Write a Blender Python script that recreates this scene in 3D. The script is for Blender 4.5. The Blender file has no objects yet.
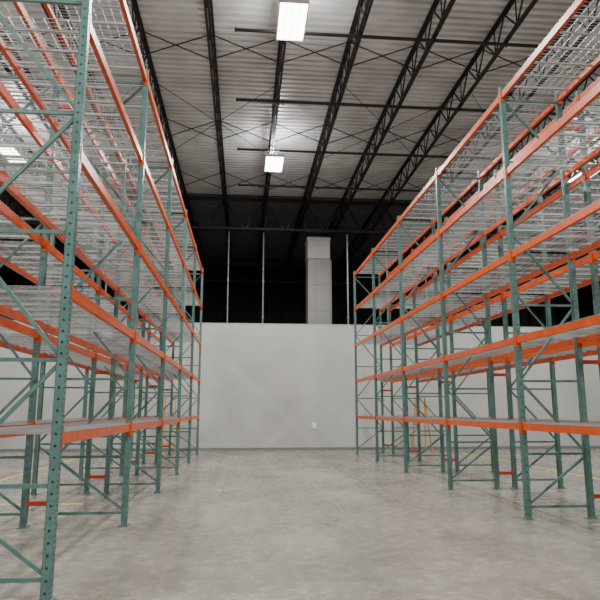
import bpy, math, random
from mathutils import Vector
random.seed(4)
S = bpy.context.scene
COL = S.collection

# ---------------------------------------------------------------- materials
def mat(name, col, rough=0.5, metal=0.0, var=0.0, scale=6.0, bump=0.0):
    m = bpy.data.materials.new(name); m.use_nodes = True
    nt = m.node_tree; N = nt.nodes; L = nt.links
    b = N['Principled BSDF']
    b.inputs['Base Color'].default_value = (*col, 1)
    b.inputs['Roughness'].default_value = rough
    b.inputs['Metallic'].default_value = metal
    if var > 0:
        tc = N.new('ShaderNodeTexCoord')
        n = N.new('ShaderNodeTexNoise'); n.inputs['Scale'].default_value = scale
        n.inputs['Detail'].default_value = 6
        L.new(tc.outputs['Object'], n.inputs['Vector'])
        r = N.new('ShaderNodeValToRGB')
        r.color_ramp.elements[0].position = 0.3; r.color_ramp.elements[1].position = 0.7
        r.color_ramp.elements[0].color = (*[c*(1-var) for c in col], 1)
        r.color_ramp.elements[1].color = (*[min(1, c*(1+var)) for c in col], 1)
        L.new(n.outputs['Fac'], r.inputs['Fac']); L.new(r.outputs['Color'], b.inputs['Base Color'])
        if bump > 0:
            bp = N.new('ShaderNodeBump'); bp.inputs['Strength'].default_value = bump
            L.new(n.outputs['Fac'], bp.inputs['Height']); L.new(bp.outputs['Normal'], b.inputs['Normal'])
    return m

M_GREEN  = mat('green_powdercoat', (0.082, 0.170, 0.155), 0.34, 0, 0.2, 8)
M_ORANGE = mat('orange_powdercoat', (0.55, 0.072, 0.005), 0.36, 0, 0.18, 5)
M_RED    = mat('red_orange_paint', (0.50, 0.040, 0.010), 0.45)
M_WIRE   = mat('galvanised_wire', (0.42, 0.43, 0.43), 0.38, 0.5)
M_STEEL  = mat('dark_joist_steel', (0.018, 0.015, 0.015), 0.5, 0, 0.2, 3)
M_DECK   = mat('roof_deck_metal', (0.68, 0.685, 0.69), 0.38, 0.25, 0.18, 0.9)
M_DECK_UNLIT  = mat('roof_deck_unlit_tone', (0.15, 0.15, 0.155), 0.6)  # same deck, darkened in colour to stand for the unlit stretch past the girder
M_WALL   = mat('painted_drywall', (0.49, 0.49, 0.465), 0.5, 0, 0.09, 0.6)
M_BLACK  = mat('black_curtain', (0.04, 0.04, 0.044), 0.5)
M_WHITE  = mat('white_enamel', (0.8, 0.8, 0.78), 0.4)
M_CAP    = mat('cap_paint', (0.44, 0.44, 0.42), 0.5)
M_GREY   = mat('galvanised_pipe', (0.24, 0.25, 0.26), 0.4, 0.4)
M_WOOD   = mat('ladder_fibreglass', (0.62, 0.36, 0.08), 0.5, 0, 0.1, 9)
M_YEL    = mat('yellow_floor_paint', (0.75, 0.50, 0.04), 0.5, 0, 0.15, 12)
M_PLATE  = mat('zinc_plate', (0.45, 0.45, 0.44), 0.4, 0.6)
M_JOINT  = mat('joint_filler', (0.17, 0.16, 0.145), 0.6)
M_DUCT   = mat('column_metal', (0.27, 0.267, 0.25), 0.5, 0.1, 0.12, 0.8)
M_SEAM   = mat('column_seam', (.12, .12, .115), .7)

def floor_mat():
    m = bpy.data.materials.new('polished_concrete'); m.use_nodes = True
    nt = m.node_tree; N = nt.nodes; L = nt.links; b = N['Principled BSDF']
    tc = N.new('ShaderNodeTexCoord')
    def noise(scale, det, sc=(1,1,1), rough=0.6, rot=0):
        mp = N.new('ShaderNodeMapping'); mp.inputs['Scale'].default_value = sc
        mp.inputs['Rotation'].default_value = (0, 0, rot)
        L.new(tc.outputs['Object'], mp.inputs['Vector'])
        n = N.new('ShaderNodeTexNoise'); n.inputs['Scale'].default_value = scale
        n.inputs['Detail'].default_value = det; n.inputs['Roughness'].default_value = rough
        L.new(mp.outputs['Vector'], n.inputs['Vector']); return n
    def ramp(src, p0, c0, p1, c1):
        r = N.new('ShaderNodeValToRGB')
        r.color_ramp.elements[0].position = p0; r.color_ramp.elements[0].color = (*c0, 1)
        r.color_ramp.elements[1].position = p1; r.color_ramp.elements[1].color = (*c1, 1)
        L.new(src.outputs['Fac'], r.inputs['Fac']); return r.outputs['Color']
    def over(base, fac, col):
        mx = N.new('ShaderNodeMix'); mx.data_type = 'RGBA'; mx.inputs[7].default_value = (*col, 1)
        L.new(fac, mx.inputs[0]); L.new(base, mx.inputs[6]); return mx.outputs[2]
    def mul(a, c):
        mx = N.new('ShaderNodeMix'); mx.data_type = 'RGBA'; mx.blend_type = 'MULTIPLY'; mx.inputs[0].default_value = 1
        L.new(a, mx.inputs[6]); L.new(c, mx.inputs[7]); return mx.outputs[2]
    g = lambda v: (v, v, v)
    c = ramp(noise(0.5, 9, (1, .7, 1), .62), .34, (.185, .175, .152), .66, (.345, .328, .292))
    fine = noise(6, 12, (1, 1, 1), .72)
    c = mul(c, ramp(fine, .36, g(.74), .64, g(1.14)))
    c = over(c, ramp(noise(1.6, 6, (9, .35, 1), .75), .59, g(0), .72, g(.5)), (.46, .44, .40))
    c = over(c, ramp(noise(1.6, 7, (7, .5, 1), .8, .5), .62, g(0), .72, g(.4)), (.45, .43, .39))
    c = over(c, ramp(noise(1.6, 7, (7, .4, 1), .8, -.9), .62, g(0), .74, g(.45)), (.14, .13, .112))
    c = over(c, ramp(noise(0.9, 8, (1, 1, 1), .62), .52, g(0), .70, g(.5)), (.135, .125, .107))
    L.new(c, b.inputs['Base Color'])
    mr = N.new('ShaderNodeMapRange'); mr.inputs[3].default_value = 0.15; mr.inputs[4].default_value = 0.38
    L.new(fine.outputs['Fac'], mr.inputs[0]); L.new(mr.outputs[0], b.inputs['Roughness'])
    return m
M_FLOOR = floor_mat()

def emis(name, strength):
    m = bpy.data.materials.new(name); m.use_nodes = True
    b = m.node_tree.nodes['Principled BSDF']
    b.inputs['Base Color'].default_value = (1, 1, 1, 1)
    b.inputs['Emission Color'].default_value = (1, .99, .97, 1)
    b.inputs['Emission Strength'].default_value = strength
    return m
M_LENS = emis('led_lens', 14)

# ---------------------------------------------------------------- mesh builder
class MB:
    def __init__(s): s.v = []; s.f = []; s.m = []
    def quad(s, pts, mi=0):
        i = len(s.v); s.v += [tuple(p) for p in pts]; s.f.append(tuple(range(i, i+len(pts)))); s.m.append(mi)
    def box(s, x0, x1, y0, y1, z0, z1, mi=0):
        i = len(s.v)
        s.v += [(x0,y0,z0),(x1,y0,z0),(x1,y1,z0),(x0,y1,z0),(x0,y0,z1),(x1,y0,z1),(x1,y1,z1),(x0,y1,z1)]
        for q in ((0,3,2,1),(4,5,6,7),(0,1,5,4),(1,2,6,5),(2,3,7,6),(3,0,4,7)):
            s.f.append(tuple(i+k for k in q)); s.m.append(mi)
    def bar(s, a, b, w, h, mi=0, up=(0,0,1)):
        a = Vector(a); b = Vector(b); d = (b-a).normalized(); u = Vector(up)
        if abs(d.dot(u)) > .98: u = Vector((0,1,0))
        r = d.cross(u).normalized(); u = r.cross(d).normalized()
        i = len(s.v)
        for p in (a, b):
            for sx, sz in ((-1,-1),(1,-1),(1,1),(-1,1)):
                s.v.append(tuple(p + r*sx*w/2 + u*sz*h/2))
        for q in ((0,1,2,3),(7,6,5,4),(0,4,5,1),(1,5,6,2),(2,6,7,3),(3,7,4,0)):
            s.f.append(tuple(i+k for k in q)); s.m.append(mi)
    def cyl(s, a, b, rad, n=8, mi=0):
        a = Vector(a); b = Vector(b); d = (b-a).normalized()
        u = Vector((0,0,1)) if abs(d.z) < .9 else Vector((1,0,0))
        r = d.cross(u).normalized(); u = r.cross(d).normalized(); i = len(s.v)
        for p in (a, b):
            for k in range(n):
                t = 2*math.pi*k/n; s.v.append(tuple(p + r*math.cos(t)*rad + u*math.sin(t)*rad))
        for k in range(n):
            s.f.append((i+k, i+(k+1)%n, i+n+(k+1)%n, i+n+k)); s.m.append(mi)
        s.f.append(tuple(i+k for k in reversed(range(n)))); s.m.append(mi)
        s.f.append(tuple(i+n+k for k in range(n))); s.m.append(mi)
    def mesh(s, name, mats):
        me = bpy.data.meshes.new(name); me.from_pydata(s.v, [], s.f)
        for m in mats: me.materials.append(m)
        me.polygons.foreach_set('material_index', s.m); me.update(); return me
    def obj(s, name, mats, parent=None, loc=(0,0,0)):
        o = bpy.data.objects.new(name, s.mesh(name, mats)); COL.objects.link(o); o.location = loc
        if parent: o.parent = parent
        return o
def empty(name, loc=(0,0,0)):
    e = bpy.data.objects.new(name, None); COL.objects.link(e); e.location = loc; return e

# ---------------------------------------------------------------- shell
XL, XR, Y0, YW, YF, ZD = -16.0, 22.0, -8.0, 25.9, 41.0, 11.25
b = MB(); b.box(XL, XR, Y0, YF, -0.2, 0)
x = 1.3-4.2*4
while x < XR:
    if x > XL: b.box(x-.004, x+.004, Y0, YW, -.01, .0012, 1)
    x += 4.2
y = -3.0
while y < YW:
    b.box(XL, XR, y-.003, y+.003, -.01, .0010, 1); y += 7.2
b.obj('floor', [M_FLOOR, M_JOINT])
WH = 5.2
b = MB(); b.box(XL, XR, YW, YW+.2, 0, WH, 0); b.box(XL, XR, YW-.012, YW+.21, WH, WH+.04, 1); b.obj('wall_back', [M_WALL, M_CAP])
b = MB(); b.box(XL, XR, YW-.015, YW, 0, .10); b.obj('baseboard_back', [M_GREY])
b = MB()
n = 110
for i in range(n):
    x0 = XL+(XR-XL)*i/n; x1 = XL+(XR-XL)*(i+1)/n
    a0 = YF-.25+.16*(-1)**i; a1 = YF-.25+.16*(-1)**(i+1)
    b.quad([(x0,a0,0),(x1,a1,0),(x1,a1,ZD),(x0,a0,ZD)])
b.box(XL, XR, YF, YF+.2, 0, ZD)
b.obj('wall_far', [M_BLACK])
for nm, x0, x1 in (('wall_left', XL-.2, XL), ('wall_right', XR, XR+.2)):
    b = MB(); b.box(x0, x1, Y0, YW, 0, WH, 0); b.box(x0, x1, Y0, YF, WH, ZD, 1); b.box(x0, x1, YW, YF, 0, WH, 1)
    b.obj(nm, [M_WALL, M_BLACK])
b = MB(); b.box(XL, XR, Y0-.2, Y0, 0, ZD); b.obj('wall_front', [M_WALL])
# corrugated roof deck (ribs across)
YG = 26.6
b = MB(); p = .25; y = Y0
while y < YF:
    mi = 0 if y < YG else 1  # past the girder: deck copy with the lack of light in its colour
    prof = [(0,0),(.125,0),(.14,.09),(.235,.09),(p,0)]
    for k in range(4):
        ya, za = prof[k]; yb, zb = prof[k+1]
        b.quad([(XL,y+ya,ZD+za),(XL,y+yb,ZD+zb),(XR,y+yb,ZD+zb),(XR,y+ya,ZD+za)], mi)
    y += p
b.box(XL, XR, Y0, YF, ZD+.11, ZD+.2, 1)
b.obj('ceiling', [M_DECK, M_DECK_UNLIT])

# ---------------------------------------------------------------- joists
JD = .78
zt, zb = ZD-.04, ZD-JD
b = MB()
for s in (-1, 1):
    b.box(s*.038-.026, s*.038+.026, Y0, YF-.5, zt-.006, zt+.035)
    b.box(s*.014-.005, s*.014+.005, Y0, YF-.5, zt-.06, zt)
    b.box(s*.038-.026, s*.038+.026, Y0, YF-.5, zb-.005, zb+.005)
    b.box(s*.014-.005, s*.014+.005, Y0, YF-.5, zb, zb+.06)
pan = .62; y = Y0+.05; k = 0
while y + pan < YF-.5:
    a = (0, y, zt-.02 if k%2 == 0 else zb+.02); c = (0, y+pan, zb+.02 if k%2 == 0 else zt-.02)
    b.bar(a, c, .034, .034)
    if k % 2 == 1: b.bar((0, y, zb+.02), (0, y, zt-.02), .026, .026)
    y += pan; k += 1
jm = b.mesh('roof_joist', [M_STEEL])
JX = [.85+1.8*k for k in range(-9, 12)]
for x in JX:
    o = bpy.data.objects.new('roof_joist', jm); COL.objects.link(o); o.location = (x, 0, 0)
for yb in (9.5, 14.6, 19.4, 24.0, 31, 35):
    b = MB()
    for x0, x1 in zip(JX[:-1], JX[1:]):
        b.bar((x0, yb, zb+.02), (x1, yb, zt), .024, .024); b.bar((x0, yb+.03, zt), (x1, yb+.03, zb+.02), .024, .024)
    b.obj('joist_bridging', [M_STEEL])
b = MB()
for x0 in (-6.35, -2.75, 2.65, 6.25, 9.85):
    b.bar((x0, 15.5, zb-.02), (x0+3.6, 20.5, zb-.02), .014, .014); b.bar((x0+3.6, 15.5, zb-.05), (x0, 20.5, zb-.05), .014, .014)
b.obj('roof_tie_rods', [M_STEEL])
def girder(yg):
    b = MB(); zt, zb = ZD-.25, 9.55
    xa, xb = XL+.1, XR-.1
    for s in (-1, 1):
        b.box(xa, xb, yg+s*.07-.035, yg+s*.07+.035, zt-.012, zt+.012); b.box(xa, xb, yg+s*.03-.008, yg+s*.03+.008, zt-.11, zt)
        b.box(xa, xb, yg+s*.07-.035, yg+s*.07+.035, zb-.012, zb+.012); b.box(xa, xb, yg+s*.03-.008, yg+s*.03+.008, zb, zb+.11)
    for i in range(len(JX)-1):
        xm = (JX[i]+JX[i+1])/2
        b.bar((JX[i], yg, zt), (xm, yg, zb), .07, .07); b.bar((xm, yg, zb), (JX[i+1], yg, zt), .07, .07)
        b.bar((JX[i], yg, zb), (JX[i], yg, zt), .05, .05)
    b.obj('girder_truss', [M_STEEL])
girder(YG); girder(Y0+.5); girder(38)
for yp in (9.6, 13.1, 16.4, 19.8, 23.2):
    b = MB(); b.cyl((-.3, yp, zb-.10), (18, yp, zb-.10), .042, 10)
    b.cyl((-.3, yp, zb-.10), (-.34, yp, zb-.10), .055, 10)
    for x in JX:
        if -.3 < x < 18:
            b.box(x-.015, x+.015, yp-.05, yp+.05, zb-.15, zb)
    xx = 1.0
    while xx < 18:
        b.cyl((xx, yp, zb-.10), (xx, yp, zb-.20), .012, 6); b.cyl((xx, yp, zb-.20), (xx, yp, zb-.21), .03, 8); xx += 3
    b.obj('sprinkler_pipe', [M_STEEL])

# ---------------------------------------------------------------- column & back stuff
def column(x, y):
    e = empty('boxed_column', (x, y, 0))
    b = MB(); z = 0; w = .50
    b.box(-w+.012, w-.012, -w+.012, w-.012, 0, 9.45, 1)
    while z < 8.3:
        b.box(-w, -.16, -w, w, z, z+1.185); b.box(-.15, w, -w, w, z, z+1.185); z += 1.2
    b.box(w, w+.09, -w+.1, w-.1, 0, 8.4, 0)
    b.obj('cladding', [M_DUCT, M_SEAM], e)
    b = MB(); b.box(-w-.01, w+.01, -w-.01, w+.01, 8.42, 9.25); b.box(-w-.04, w+.04, -w-.04, w+.04, 9.25, 9.4); b.obj('cap', [M_CAP], e)
column(3.33, 27.5)
for x, r in ((-.75, .03), (.8, .035), (4.6, .04), (-2.6, .04), (6.4, .03), (8.2, .04), (-6, .04)):
    b = MB(); b.cyl((x, 26.75, 0), (x, 26.75, 9.5), r, 10)
    for z in (5.6, 7.2, 9.0): b.cyl((x, 26.75, z), (x, 26.75, z+.08), r+.02, 10)
    b.obj('drain_pipe', [M_GREY])
b = MB(); b.box(-.09, .09, -.035, 0, -.13, .13); b.box(-.06, .06, -.05, -.035, -.09, .09); b.obj('wall_outlet_box', [M_WHITE], loc=(2.95, YW, .98))

# ---------------------------------------------------------------- lamps
def lamp(x, y, z=10.05, power=660, up=95):
    e = empty('high_bay_light', (x, y, z))
    b = MB()
    b.box(-.30, .30, -.66, .66, .03, .075); b.box(-.12, .12, -.5, .5, .075, .13)
    for s in (-1, 1):
        b.box(s*.31-.012, s*.31+.012, -.67, .67, -.005, .08); b.box(-.32, .32, s*.67-.01, s*.67+.01, -.005, .08)
    for sx in (-1, 1):
        for sy in (-1, 1): b.bar((sx*.25, sy*.55, .075), (sx*.05, sy*.55, .42), .006, .006)
    b.obj('housing', [M_WHITE], e)
    b = MB()
    for k in range(4):
        cx = -.225+k*.15; b.box(cx-.062, cx+.062, -.65, .65, .012, .03)
    b.obj('lens', [M_LENS], e)
    def area(nm, en, zz, flip, sx, sy):
        ld = bpy.data.lights.new(nm, 'AREA'); ld.shape = 'RECTANGLE'; ld.size = sx; ld.size_y = sy
        ld.energy = en; ld.color = (1, .985, .945)
        lo = bpy.data.objects.new(nm, ld); COL.objects.link(lo); lo.parent = e; lo.location = (0, 0, zz)
        if flip: lo.rotation_euler = (math.pi, 0, 0)
    area('led', power, -.006, False, .58, 1.28)
    area('led_uplight', up, .14, True, .2, .9)
for x in (-7.9, .94, 12.3):
    for y in (-3.75, 4.25, 12.25, 20.25): lamp(x, y)

# ---------------------------------------------------------------- racks
LV = [1.41, 2.74, 4.11, 5.51, 6.87]     # top of beams
DEP, PW, PD, HT = 1.07, .085, .08, 6.98
def post(b, x, y, face):
    xf = x + face*PD/2; xb = x - face*PD/2
    ys = [y-PW/2, y-.028, y-.012, y+.012, y+.028, y+PW/2]
    pitch = .0508; n = int(HT/pitch)
    for a, c in ((0,1),(2,3),(4,5)):
        b.quad([(xf,ys[a],0),(xf,ys[c],0),(xf,ys[c],HT),(xf,ys[a],HT)], 0)
    for a, c in ((1,2),(3,4)):
        z0 = 0
        for i in range(n):
            zc = (i+.5)*pitch
            b.quad([(xf,ys[a],z0),(xf,ys[c],z0),(xf,ys[c],zc-.013),(xf,ys[a],zc-.013)], 0)
            b.quad([(xf,ys[a],zc-.013),(xf,ys[a]+.005,zc-.013),(xf,ys[a],zc+.004)], 0)
            b.quad([(xf,ys[c],zc-.013),(xf,ys[c]-.005,zc-.013),(xf,ys[c],zc+.004)], 0)
            z0 = zc+.013
        b.quad([(xf,ys[a],z0),(xf,ys[c],z0),(xf,ys[c],HT),(xf,ys[a],HT)], 0)
    xs = sorted((xf, xb))
    for s in (-1, 1):
        yy = y+s*PW/2; ya_, yb_ = min(yy,yy-s*.003), max(yy,yy-s*.003)
        xm = (xs[0]+xs[1])/2
        b.box(xs[0], xm-.009, ya_, yb_, 0, HT); b.box(xm+.009, xs[1], ya_, yb_, 0, HT)
        z0 = 0; zc = .075
        while zc < HT:
            b.box(xm-.009, xm+.009, ya_, yb_, z0, zc-.010); z0 = zc+.010; zc += .1016
        b.box(xm-.009, xm+.009, ya_, yb_, z0, HT)
        lip = sorted((yy, yy-s*.036)); xx = sorted((xb, xb+face*.003))
        b.box(xx[0], xx[1], lip[0], lip[1], 0, HT)
    b.box(x-.075, x+.075, y-.07, y+.07, 0, .01, 0)
    b.cyl((x+face*.058, y+.045, .01), (x+face*.058, y+.045, .035), .01, 6, 1)
    b.cyl((x+face*.058, y-.045, .01), (x+face*.058, y-.045, .035), .01, 6, 1)

def rack(x_front, dirx, ys):
    e = empty('pallet_rack', (x_front, ys[0], 0))
    y0 = ys[0]
    U = MB()
    for yy in ys:
        y = yy-y0
        post(U, dirx*PD/2, y, -dirx); post(U, dirx*(DEP-PD/2), y, dirx)
        xa, xb = dirx*PD, dirx*(DEP-PD)
        zs = [.18, .95, 2.05, 3.25, 4.45, 5.65, 6.75]
        for z in zs: U.bar((xa, y, z), (xb, y, z), .03, .036)
        for i in range(len(zs)-1):
            if i % 2 == 0: U.bar((xa, y, zs[i]+.05), (xb, y, zs[i+1]-.05), .03, .034)
            else: U.bar((xb, y, zs[i]+.05), (xa, y, zs[i+1]-.05), .03, .034)
    U.obj('uprights', [M_GREEN, M_PLATE], e)
    B = MB()
    for i in range(len(ys)-1):
        ya, yb = ys[i]-y0+PW/2, ys[i+1]-y0-PW/2
        for z in LV:
            for side in (0, 1):
                s = dirx if side == 0 else -dirx
                xo = 0 if side == 0 else dirx*DEP
                xs = sorted((xo+s*.012, xo+s*.040)); B.box(xs[0], xs[1], ya, yb, z-.105, z)
                xs = sorted((xo+s*.040, xo+s*.065)); B.box(xs[0], xs[1], ya, yb, z-.105, z-.04)
                for yc, t in ((ya, 1), (yb, -1)):
                    yy = sorted((yc, yc+t*.006)); xs = sorted((xo-s*.004, xo+s*.075)); B.box(xs[0], xs[1], yy[0], yy[1], z-.16, z+.03)
                    yy = sorted((yc+t*.006, yc-t*.032)); xs = sorted((xo-s*.005, xo-s*.001)); B.box(xs[0], xs[1], yy[0], yy[1], z-.16, z+.03)
    B.obj('beams', [M_ORANGE], e)
    W = MB()
    for i in range(len(ys)-1):
        ya, yb = ys[i]-y0+PW/2+.03, ys[i+1]-y0-PW/2-.03
        npan = 3; pl = (yb-ya)/npan
        for z in LV:
            zc = z+.002
            for k in range(npan):
                pa = ya+k*pl+.012; pb = ya+(k+1)*pl-.012
                xa, xb = sorted((dirx*.012, dirx*(DEP-.012)))
                nw = 18
                for j in range(nw):
                    yy = pa+(pb-pa)*j/(nw-1); W.box(xa, xb, yy-.0025, yy+.0025, zc, zc+.005)
                for j in range(10):
                    xx = xa+(xb-xa)*j/9; W.box(xx-.0025, xx+.0025, pa, pb, zc-.0045, zc+.0005)
                for j in (1, 3, 5):
                    yy = pa+(pb-pa)*j/6; W.box(xa+.04, xb-.04, yy-.014, yy+.014, zc-.03, zc-.005)
    W.obj('wire_decks', [M_WIRE], e)
    return e
def spacers(parent, x0, x1, ys, y0, fx):
    b = MB()
    for yy in ys:
        for z in (.32, 2.35, 4.4, 6.3):
            a, c = sorted((x0-fx, x1-fx)); b.box(a, c, yy-y0-.03, yy-y0+.03, z-.03, z+.03)
            b.box(a, a+.006, yy-y0-.042, yy-y0+.042, z-.06, z+.06); b.box(c-.006, c, yy-y0-.042, yy-y0+.042, z-.06, z+.06)
    b.obj('row_spacers', [M_RED], parent)
YS = [5.75+3.5*k for k in range(6)]
YSR = [2.25]+YS
GAP = .30
XLF, XRF = -1.60, 4.23
e = rack(XLF, -1, YS); spacers(e, XLF-DEP, XLF-DEP-GAP, YS, YS[0], XLF)
rack(XLF-DEP-GAP, -1, YS)
e = rack(XRF, 1, YSR); spacers(e, XRF+DEP, XRF+DEP+GAP, YSR, YSR[0], XRF)
rack(XRF+DEP+GAP, 1, YSR)

# ---------------------------------------------------------------- ladders
def ladder(x, y):
    e = empty('step_ladder', (x, y, 0)); b = MB(); H = 2.1
    for s in (-1, 1):
        b.bar((s*.30, -.42, 0), (s*.19, 0, H), .03, .08); b.bar((s*.29, .42, 0), (s*.19, .04, H-.05), .03, .06)
        b.bar((s*.27, -.28, .75), (s*.27, .28, .75), .01, .02)
    for k in range(1, 7):
        t = k/7; w = .30-.11*t; yy = -.42+.42*t
        b.box(-w, w, yy-.04, yy+.04, H*t-.012, H*t+.012)
    for t in (.3, .7):
        w = .29-.1*t; b.bar((-w, .42-.38*t, H*t), (w, .42-.38*t, H*t), .02, .03)
    b.box(-.22, .22, -.1, .12, H, H+.04)
    b.obj('frame', [M_WOOD], e)
ladder(7.3, 25.2); ladder(-2.9, 25.2)
for x in (-5.6, 8.4):
    b = MB(); b.box(x-.05, x+.05, 2, 24.5, 0, .003); b.obj('floor_marking', [M_YEL])
b = MB(); b.box(-5.55, -2.75, 11.4, 11.5, 0, .003); b.obj('floor_marking', [M_YEL])

# ---------------------------------------------------------------- world & camera
w = bpy.data.worlds.new('world'); S.world = w; w.use_nodes = True
w.node_tree.nodes['Background'].inputs[0].default_value = (.7, .75, .8, 1)
w.node_tree.nodes['Background'].inputs[1].default_value = .3
cd = bpy.data.cameras.new('camera'); cd.sensor_width = 36; cd.lens = 614/600*36; cd.clip_end = 200
co = bpy.data.objects.new('camera', cd); COL.objects.link(co)
co.location = (0, 0, 1.6); co.rotation_euler = (math.radians(100.2), 0, math.radians(-5.22))
S.camera = co
